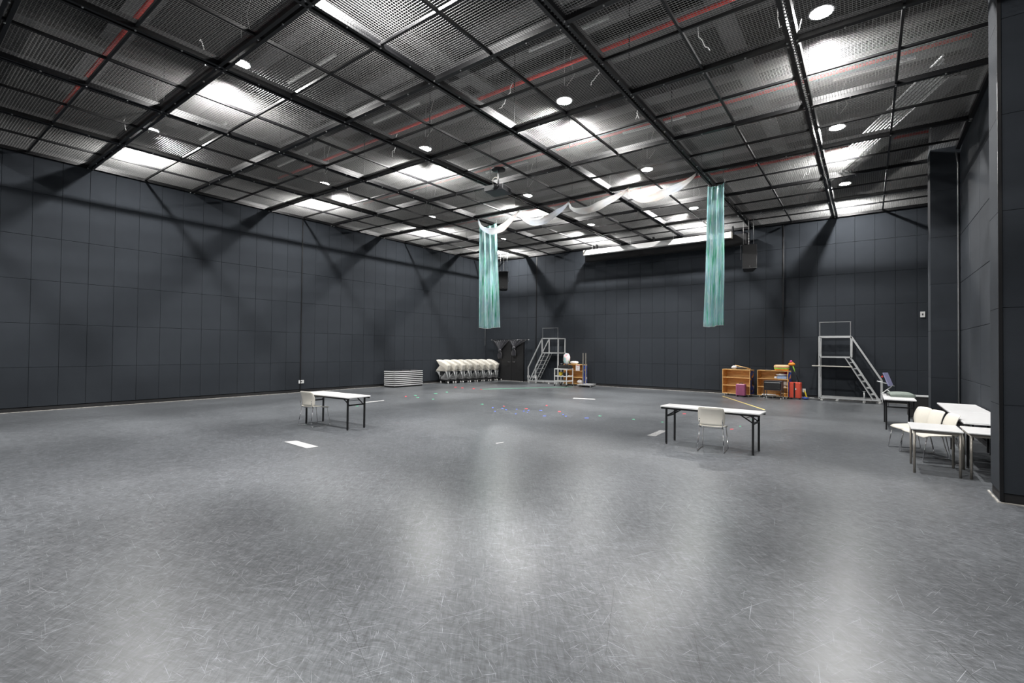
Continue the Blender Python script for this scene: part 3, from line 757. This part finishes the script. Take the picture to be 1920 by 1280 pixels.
# ------------------------------------------------------------------ aluminium platform stairs
def platform_stair(label, loc, rz, flip=1):
    t = thing('platform_stair', label, 'platform stair', loc, rz)
    L1, L2, D, w_ = .98, 1.86, .70, .055   # platform length, overall length, depth, tube
    def X(x): return x*flip
    for y in (0, D):
        nm = 'side_frame'
        mb = MB()
        mb.bar((X(0), y, .08), (X(0), y, 2.40), w_, w_).bar((X(L1), y, 1.62), (X(L1), y, 2.40), w_, w_).bar((X(0), y, 2.40), (X(L1), y, 2.40), w_, w_)
        mb.bar((X(0), y, 1.64), (X(L1), y, 1.64), w_, w_).bar((X(0), y, .13), (X(L2), y, .13), w_, w_)
        mb.bar((X(L1), y, 2.40), (X(L2), y, .84), w_, w_).bar((X(L2), y, .84), (X(L2), y, .08), w_, w_)
        mb.build(nm, M['alu'], t)
        MB().bar((X(L1-.02), y, 1.62), (X(L2-.08), y, .13), .035, .05).bar((X(L1-.18), y, 1.62), (X(L2-.24), y, .13), .025, .03).build('stringer', M['alu'], t)
    for x, z in ((0, 2.40), (0, 1.64), (L1, 1.64), (0, .13)):
        MB().bar((X(x), .02, z), (X(x), D-.02, z), w_*.8, w_*.8).build('cross_tube', M['alu'], t)
    for k in range(6):
        s = (k+.75)/6.6; x = L1-.1+(L2-.16-L1+.1)*s; z = 1.62-1.49*s
        B((min(X(x-.06), X(x+.08)), .02, z-.012), (max(X(x-.06), X(x+.08)), D-.02, z+.012)).build('tread', M['alu'], t)
    B((min(X(.03), X(L1-.03)), .03, 1.635), (max(X(.03), X(L1-.03)), D-.03, 1.665)).build('deck', M['darkgrey'], t)
    MB().bar((X(0.02), D*.0, 2.42), (X(.02), 0, 2.94), .022, .022).bar((X(L1-.02), 0, 2.42), (X(L1-.02), 0, 2.94), .018, .018).bar((X(.0), 0, 2.94), (X(L1), 0, 2.94), .022, .022).build('top_guard', M['steel'], t)
    for x in (.08, .55, L2-.5, L2-.05):
        for y in (.0, D):
            MB().tube([(X(x), y-.02, .045), (X(x), y+.02, .045)], .045, 10).box((X(x)-.015, y-.015, .05), (X(x)+.015, y+.015, .11)).build('caster', M['casterwhite'], t)
    MB().tube([(X(L2-.5), 0, .02), (X(L2-.5), 0, .42)], .022, 8).lathe([(.045, 0), (.045, .015)], (X(L2-.5), 0, .42), 10).build('stabiliser_jack', M['alu'], t)
    return t
platform_stair('aluminium platform stair at right, steps descending to the right', (-1.47, 21.38, 0), 0, 1)
platform_stair('aluminium platform stair at left, steps descending to the left', (-12.88, 21.42, 0), 0, -1)
o = MB().bar((-2.05, 21.335, 1.31), (-.8, 21.335, 1.30), .035, .035).build('loose_rail', M['cream']); o.location = (.35, 0, 0)
tag(o, 'pale loose rail clamped across the post of the right platform stair', 'rail')
o = MB().tube([(-2.4, 22.0, .06), (-1.7, 21.75, .05), (-1.4, 21.9, .06)], .02, 6).build('metal_pole', M['steel']); tag(o, 'thin metal pole lying at the wall beside the red suitcase', 'pole')

# ------------------------------------------------------------------ wooden shelves
def shelf(label, x, y, rz, W=1.12, D=.40, H=.98, cas=True):
    t = thing('shelf_unit', label, 'shelf', (x, y, 0), rz, 'rolling pine shelf units'); b = .08; th = .022
    B((-W/2, -D/2, b), (-W/2+th, D/2, b+H)).build('side_panel', M['wood'], t)
    s = B((W/2-th, -D/2, b), (W/2, D/2, b+H)).build('side_panel', M['wood'], t)
    B((W/2+.0005, -D/2+.02, b+.02), (W/2+.004, D/2-.01, b+H-.02)).build('blue_wrap', M['bluewrap'], s)
    B((-W/2+th, D/2-.012, b), (W/2-th, D/2, b+H)).build('back_panel', M['wood'], t)
    B((-W/2, -D/2-.01, b+H), (W/2, D/2, b+H+th)).build('top', M['wood'], t)
    for k in range(3):
        B((-W/2+th, -D/2, b+(H)*k/3), (W/2-th, D/2-.012, b+H*k/3+th)).build('shelf', M['wood'], t)
    for xx in (-W/2+.08, 0, W/2-.08):
        for yy in (-D/2+.06, D/2-.06): MB().tube([(xx-.015, yy, .035), (xx+.015, yy, .035)], .035, 8).box((xx-.012, yy-.012, .04), (xx+.012, yy+.012, b)).build('caster', M['casterwhite'], t)
    return t
shelf('left-hand pine shelf on casters before far wall, pink suitcase in front', -4.30, 21.47, R(-12))
shelf('right-hand pine shelf on casters, yellow inflatable on top', -3.00, 21.55, R(-9))
shelf('pine shelf on casters beside the white trolley, notice on it', -12.05, 21.75, R(-4), 1.15)
ntc = B((-.11, -.006, 0), (.11, 0, .30)).build('notice', M['paper'], None, (-11.78, 21.515, .76)); tag(ntc, 'white printed notice taped to the left pine shelf', 'notice')
MB().box((-.08, -.0075, .24), (.08, -.0065, .27)).box((-.06, -.0075, .15), (.06, -.0065, .165)).box((-.05, -.0075, .09), (.05, -.0065, .10)).box((-.06, -.0075, .04), (.06, -.0065, .05)).build('print', M['redcase'], ntc)

def blob(name, mt, lab, cat, loc, s, seed, rz=0, parts=None):
    rr = random.Random(seed); mb = MB(); n, m_ = 12, 7; vs = []
    for i in range(m_+1):
        ph = math.pi*i/m_
        for k in range(n):
            th = 2*math.pi*k/n; q = 1+rr.uniform(-.12, .12)*(0 < i < m_)
            vs.append((s[0]*math.sin(ph)*math.cos(th)*q, s[1]*math.sin(ph)*math.sin(th)*q, s[2]*(1-math.cos(ph))*q))
    fs = [(i*n+k, (i+1)*n+k, (i+1)*n+(k+1) % n, i*n+(k+1) % n)[::-1] for i in range(m_) for k in range(n)]
    mb.add(vs, fs, True); o = mb.build(name, mt, None, loc); o.rotation_euler.z = rz; return tag(o, lab, cat)
ZT = 1.0825
# on the left shelf of the right group
o = blob('cloth_bundle', M['darkgrey'], 'dark bundle of cloth on the left-hand pine shelf at right', 'cloth', (-4.22, 21.45, ZT), (.30, .12, .05), 3)
o = blob('cloth_bundle', M['whitecloth'], 'crumpled pale cloth at left end of the bundle on the pine shelf', 'cloth', (-4.42, 21.36, ZT+.02), (.12, .08, .065), 5)
o = MB().tube([(-.3, 0, .16), (0, 0, .1), (.28, .02, .03)], .02, 6).build('wooden_stick', M['wood'], None, (-4.1, 21.4, ZT)); tag(o, 'thin brown stick lying over the cloth bundle on the shelf', 'stick')
# inflatable on the right shelf
t = thing('inflatable_ring', 'yellow, peach and green inflatable on the right-hand pine shelf', 'inflatable', (-2.72, 21.45, ZT))
def ring(z, r, rr_, m_, nm): MB().tube([((r*1.0)*math.cos(a/20*6.2832), r*.62*math.sin(a/20*6.2832), z) for a in range(21)], rr_, 10).build(nm, m_, t)
ring(.155, .20, .075, M['peach'], 'upper_ring'); ring(.09, .215, .05, M['green'], 'middle_band'); ring(.052, .20, .052, M['orange'], 'lower_ring')
MB().lathe([(.19, .05), (.2, .1), (.16, .17)], (0, 0, 0), 16, (1, .62)).build('cushion', M['peach'], t)
# toy head on stick leaning
t = thing('toy_broom', 'orange headed toy on a thin stick leaning by the right shelf', 'toy', (-2.28, 21.75, 0))
MB().tube([(0.16, -.1, .55), (-.08, 0, 1.25)], .012, 6).build('stick', M['black'], t)
MB().tube([(-.02, -.02, 1.05), (-.09, 0, 1.28)], .022, 6).build('grip', M['green'], t)
MB().lathe([(.02, 0), (.13, .02), (.11, .09), (.04, .14)], (-.13, 0, 1.28), 10, (1, .6)).build('head', M['orange'], t)
MB().lathe([(.02, 0), (.06, .02), (.04, .07), (.01, .09)], (-.15, 0, 1.40), 8).build('crest', M['magenta'], t)
# shelf contents
z2 = .08+.98*2/3+.022; z1 = .08+.98/3+.022; z0 = .08+.022
o = MB().rbox((-.17, -.13, 0), (.17, .13, .11), .04).build('folded_clothes', M['lightblue'], None, (-2.70, 21.50, z2)); tag(o, 'folded light blue clothes on the upper shelf of the right pine unit', 'clothes')
blob('crumpled_cloth', M['whitecloth'], 'crumpled white and pink cloth on top of the folded blue clothes', 'cloth', (-2.73, 21.5, z2+.112), (.2, .12, .05), 11)
blob('cloth_scrap', M['magenta'], 'magenta cloth scrap at the right end of the upper shelf', 'cloth', (-2.60, 21.58, z2+.19), (.07, .05, .04), 12)
blob('tissue', M['whitecloth'], 'small white tissue hanging at the upper shelf edge', 'tissue', (-2.92, 21.40, z2), (.05, .04, .05), 13)
t = thing('desk_fan', 'round white fan on the middle shelf of the right pine unit', 'fan', (-2.60, 21.47, z1))
MB().lathe([(.07, 0), (.07, .02), (.015, .03), (.015, .1)], n=12).build('base', M['whitepaint'], t)
MB().tube([(0, -.04, .17), (0, .03, .17)], .11, 18).build('fan_head', M['whitecloth'], t)
t = thing('basket', 'brown wicker basket on the bottom shelf of the right pine unit', 'basket', (-2.62, 21.45, z0))
MB().lathe([(.1, 0), (.14, .12), (.145, .125), (.10, .02)], n=14).build('bowl', M['wood'], t)
MB().tube([(.13*math.cos(a/10*3.14), 0, .12+.08*math.sin(a/10*3.14)) for a in range(11)], .012, 6).build('handle', M['wood'], t)
blob('shoe', M['orange'], 'tan shoe on the bottom shelf beside the basket', 'shoe', (-2.82, 21.40, z0), (.09, .05, .04), 15)
o = MB().rbox((-.3, -.12, 0), (.3, .12, .03), .02).build('paper_stack', M['paper'], None, (-3.1, 21.45, z0)); tag(o, 'low stack of papers on the bottom shelf of right unit', 'papers')
o = MB().rbox((-.12, -.06, 0), (.12, .1, .03), .02).build('flat_toy', M['darkgrey'], None, (-3.2, 21.5, ZT)); tag(o, 'flat dark item lying on top of the right-hand pine shelf', 'item')
# suitcases
def suitcase(x, y, rz, mt, W, H, D, lab):
    t = thing('suitcase', lab, 'suitcase', (x, y, 0), rz)
    MB().rbox((-W/2, -D/2, .05), (W/2, D/2, .05+H), .05, 4).build('shell', mt, t)
    for k in range(4):
        xx = -W/2+W*(k+.8)/4.6; B((xx-.012, -D/2-.008, .1), (xx+.012, -D/2+.002, H)).build('rib', mt, t)
    MB().tube([(-.07, 0, .05+H), (-.06, 0, .085+H), (.06, 0, .085+H), (.07, 0, .05+H)], .012, 6).build('handle', M['black'], t)
    for a in (-W/2+.05, W/2-.05):
        for b_ in (-D/2+.04, D/2-.04): MB().tube([(a-.012, b_, .026), (a+.012, b_, .026)], .026, 8).box((a-.01, b_-.01, .03), (a+.01, b_+.01, .055)).build('wheel', M['black'], t)
    return t
suitcase(-4.10, 21.05, R(-5), M['pink'], .37, .46, .2, 'pink ribbed suitcase standing before the left-hand pine shelf')
t = suitcase(-2.25, 21.45, R(-8), M['redcase'], .40, .60, .25, 'coral red suitcase with dark zip beside the right pine shelf')
B((-.03, -.136, .06), (.025, -.128, .64)).build('zip_band', M['black'], t)
B((.03, -.142, .36), (.06, -.134, .43)).build('tag', M['paper'], t)
# black mesh cabinet on legs
t = thing('black_side_cabinet', 'black open-fronted cabinet on thin caster legs before right pine shelf', 'cabinet', (-2.93, 20.98, 0), R(-4))
W, D = .60, .42
MB().box((-W/2, -D/2, .68), (W/2, D/2, .70)).box((-W/2, -D/2, .34), (W/2, D/2, .36)).box((-W/2, D/2-.01, .36), (W/2, D/2, .68)).build('carcass', M['darkgrey'], t)
B((W/2-.012, -D/2, .36), (W/2, D/2, .68)).build('side_panel', M['darkgrey'], t); B((-W/2, -D/2, .36), (-W/2+.012, D/2, .68)).build('side_panel', M['darkgrey'], t)
B((-W/2+.03, -D/2-.012, .38), (W/2-.03, -D/2, .625)).build('drawer_front', M['base'], t)
B((-W/2+.03, -D/2-.014, .63), (W/2-.03, -D/2, .65)).build('pull_bar', M['alu'], t)
for a in (-W/2+.012, W/2-.012):
    for b_ in (-D/2+.012, D/2-.012):
        MB().box((a-.012, b_-.012, .06), (a+.012, b_+.012, .34)).build('leg', M['darkgrey'], t)
        MB().tube([(a-.012, b_, .03), (a+.012, b_, .03)], .03, 8).build('caster', M['casterwhite'], t)
# bits by the wall right of red suitcase
t = thing('toy_racket', 'yellow and lime toy leaning by the red suitcase', 'toy', (-1.98, 21.75, 0))
MB().bar((0, 0, .34), (.08, -.05, .08), .05, .02).build('handle', M['yellow'], t)
B((-.06, -.01, .26), (.04, .01, .40)).build('head', M['paper'], t)
blob('blue_bag', M['blue'], 'small blue bag on floor right of the red suitcase', 'bag', (-1.93, 21.55, 0), (.12, .09, .05), 21)
blob('orange_block', M['orange'], 'small orange item on floor behind the blue bag', 'item', (-1.95, 21.78, 0), (.07, .06, .05), 22)

# ------------------------------------------------------------------ white three tier trolley and its load
t = thing('white_trolley', 'white three-tier metal trolley before the left pine shelf', 'trolley', (-12.28, 20.98, 0), R(0))
W, D = .68, .62
for a in (-1, 1):
    for b_ in (-1, 1):
        MB().bar((a*W/2, b_*D/2, .09), (a*W/2, b_*D/2, .88), .035, .035).build('post', M['whitepaint'], t)
        MB().tube([(a*W/2-.015, b_*D/2, .045), (a*W/2+.015, b_*D/2, .045)], .045, 8).build('caster', M['black'], t)
for z in (.26, .50, .86):
    MB().box((-W/2, -D/2-.015, z-.03), (W/2, -D/2+.01, z+.02)).box((-W/2, D/2-.01, z-.03), (W/2, D/2+.015, z+.02)).box((-W/2-.01, -D/2, z-.03), (-W/2+.015, D/2, z+.02)).box((W/2-.015, -D/2, z-.03), (W/2+.01, D/2, z+.02)).box((-W/2, -D/2, z-.012), (W/2, D/2, z)).build('tray', M['whitepaint'], t)
o = MB().rbox((-.31, -.22, 0), (.31, .22, .14), .04).rbox((-.27, -.18, .14), (.27, .18, .17), .03).build('black_case', M['blackmat'], None, (-12.20, 21.0, .88)); tag(o, 'flat black plastic case on top of the white trolley', 'case')
blob('patchwork_plush', M['plush'], 'tall pastel patchwork plush toy standing on the black case', 'plush toy', (-12.14, 21.0, 1.052), (.19, .14, .29), 31)
blob('dark_cushion', M['darkgrey'], 'small dark cushion on the left end of the black case', 'cushion', (-12.40, 20.98, 1.052), (.07, .1, .04), 35)
blob('pillow', M['whitecloth'], 'white pillow lying on the left pine shelf', 'pillow', (-12.10, 21.72, ZT), (.24, .13, .08), 32)
blob('black_bag', M['blackmat'], 'black bag on the middle tray of the white trolley', 'bag', (-12.15, 20.95, .502), (.17, .18, .09), 33)
blob('yellow_bag', M['yellow'], 'yellow bag at left on the middle tray of white trolley', 'bag', (-12.46, 21.0, .502), (.10, .14, .1), 34)
blob('white_cloth', M['whitecloth'], 'white cloth on the bottom shelf of the left pine unit', 'cloth', (-11.72, 21.65, .103), (.16, .12, .10), 36)

# two-post trolley
t = thing('post_trolley', 'grey flat trolley with two tall posts, right of left pine shelf', 'trolley', (-11.18, 21.35, 0), R(12))
B((-.35, -.5, .10), (.35, .5, .13)).build('platform', M['alu'], t)
for y in (-.42, .38): MB().bar((-.12, y*.6, .13), (-.12, y*.6, 1.66), .05, .05).build('post', M['greyleg'], t)
for x in (-.3, .3):
    for y in (-.42, .42): MB().tube([(x-.015, y, .05), (x+.015, y, .05)], .05, 8).build('caster', M['casterwhite'], t)

# ------------------------------------------------------------------ sockets and switch
def plate(loc, sz, lab, ax='x'):
    t = thing('wall_socket', lab, 'socket', loc); a, b_ = sz
    if ax == 'x': B((0, -a/2, -b_/2), (.02, a/2, b_/2)).build('plate', M['whitepaint'], t); B((.02, -a/6, -b_/6), (.023, a/6, b_/6)).build('insert', M['darkgrey'], t)
    else: B((-a/2, -.02, -b_/2), (a/2, 0, b_/2)).build('plate', M['whitepaint'], t); B((-a/6, -.023, -b_/6), (a/6, -.02, b_/6)).build('insert', M['darkgrey'], t)
plate((X0+.002, 10.55, .43), (.22, .13), 'white socket on left wall behind the left folding table')
plate((-15.25, YB-.002, .30), (.16, .12), 'white socket on far wall just right of the double door', 'y')
plate((-14.9, YB-.002, .30), (.16, .12), 'white socket on far wall behind the left stair foot', 'y')
s = bpn(1738, 589, 1, YB); plate((1.55, YB-.002, s[2]), (.13, .2), 'white switch box on far wall beside the far pilaster', 'y')

# ------------------------------------------------------------------ floor tape
def quad(name, mt, pts, lab, group=None, grid=None, cat='tape'):
    P = [Vector(bp(*q, 0)) for q in pts]; mb = MB()
    mb.add([(*p[:2], .0005) for p in P]+[(*p[:2], .002) for p in P], [(3, 2, 1, 0), (4, 5, 6, 7), (0, 1, 5, 4), (1, 2, 6, 5), (2, 3, 7, 6), (3, 0, 4, 7)])
    return tag(mb.build(name, mt), lab, cat, group)
quad('tape_patch', M['tapewhite'], [(533, 828), (575, 840), (597, 837), (556, 826)], 'worn white tape rectangle on floor in front of left folding table')
quad('tape_patch', M['tapegrey'], [(1213, 816), (1229, 818), (1249, 808), (1238, 806)], 'worn white tape rectangle left of the right folding table')
quad('tape_strip', M['tapewhite'], [(1076, 745.5), (1116, 747.5), (1116, 749), (1074, 747)], 'white tape strip on floor below the left trolleys')
quad('tape_strip', M['tapewhite'], [(683, 753.5), (720, 750), (720, 751.2), (683, 755)], 'white tape strip right of the left folding table')
quad('tape_strip', M['tapeyellow'], [(1354, 742.5), (1356, 742.2), (1435, 767.8), (1432.5, 768.5)], 'long yellow tape line running from left pine shelf towards right table')
quad('tape_strip', M['tapegreen'], [(900, 729.3), (1073, 724.7), (1073, 725.05), (900, 729.8)], 'long thin green tape line before the far stairs')
quad('tape_strip', M['tapewhite'], [(930, 830.5), (944, 828), (944, 829.3), (930, 831.8)], 'tiny white tape strip alone in the middle of the floor')
for rank, (x, y, ln) in enumerate(sorted([(945, 761.5, 3), (987, 766, 5), (1025, 760, 3), (1049, 771.5, 5), (854, 725.7, 4), (867, 727, 4), (888, 728.5, 4), (902, 729.8, 4), (761, 743, 3), (1283, 775.5, 6), (1372, 804.5, 6)])):
    quad('floor_mark', M['tapered'], [(x-ln/2, y-.6), (x-ln/2, y+.6), (x+ln/2, y+.6), (x+ln/2, y-.6)], 'small red tape mark on floor, %s of the red marks from the left' % ORD[rank], 'red tape marks')
for rank, (x, y, ln) in enumerate(sorted([(924, 764, 3), (942, 765.5, 4), (949, 768, 3), (928, 771, 3), (969, 767, 2), (967, 775.5, 3), (982, 770.5, 3), (991, 769, 3), (1014, 769, 5), (1021, 779.5, 6), (1056, 777, 3), (1061, 780, 3), (1100, 783.5, 8), (989, 772.5, 2)])):
    quad('floor_mark', M['tapeblue'], [(x-ln/2, y-.5), (x-ln/2, y+.5), (x+ln/2, y+.5), (x+ln/2, y-.5)], 'small blue tape mark on floor, %s of the blue marks from the left' % ORD[rank], 'blue tape marks')
for rank, (x, y, ln) in enumerate(sorted([(904, 757.5, 5), (1125, 779.5, 6), (1188, 786, 5), (1242, 791, 4), (817, 737.5, 6), (779, 741, 5), (783, 745, 5), (838, 735, 4), (812, 748, 4), (670, 761, 4), (1388, 799, 3), (1410, 786, 3)])):
    quad('floor_mark', M['tapegreen'], [(x-ln/2, y-.6), (x-ln/2, y+.6), (x+ln/2, y+.6), (x+ln/2, y-.6)], 'small green tape mark on floor, %s of the green marks from the left' % ORD[rank], 'green tape marks')
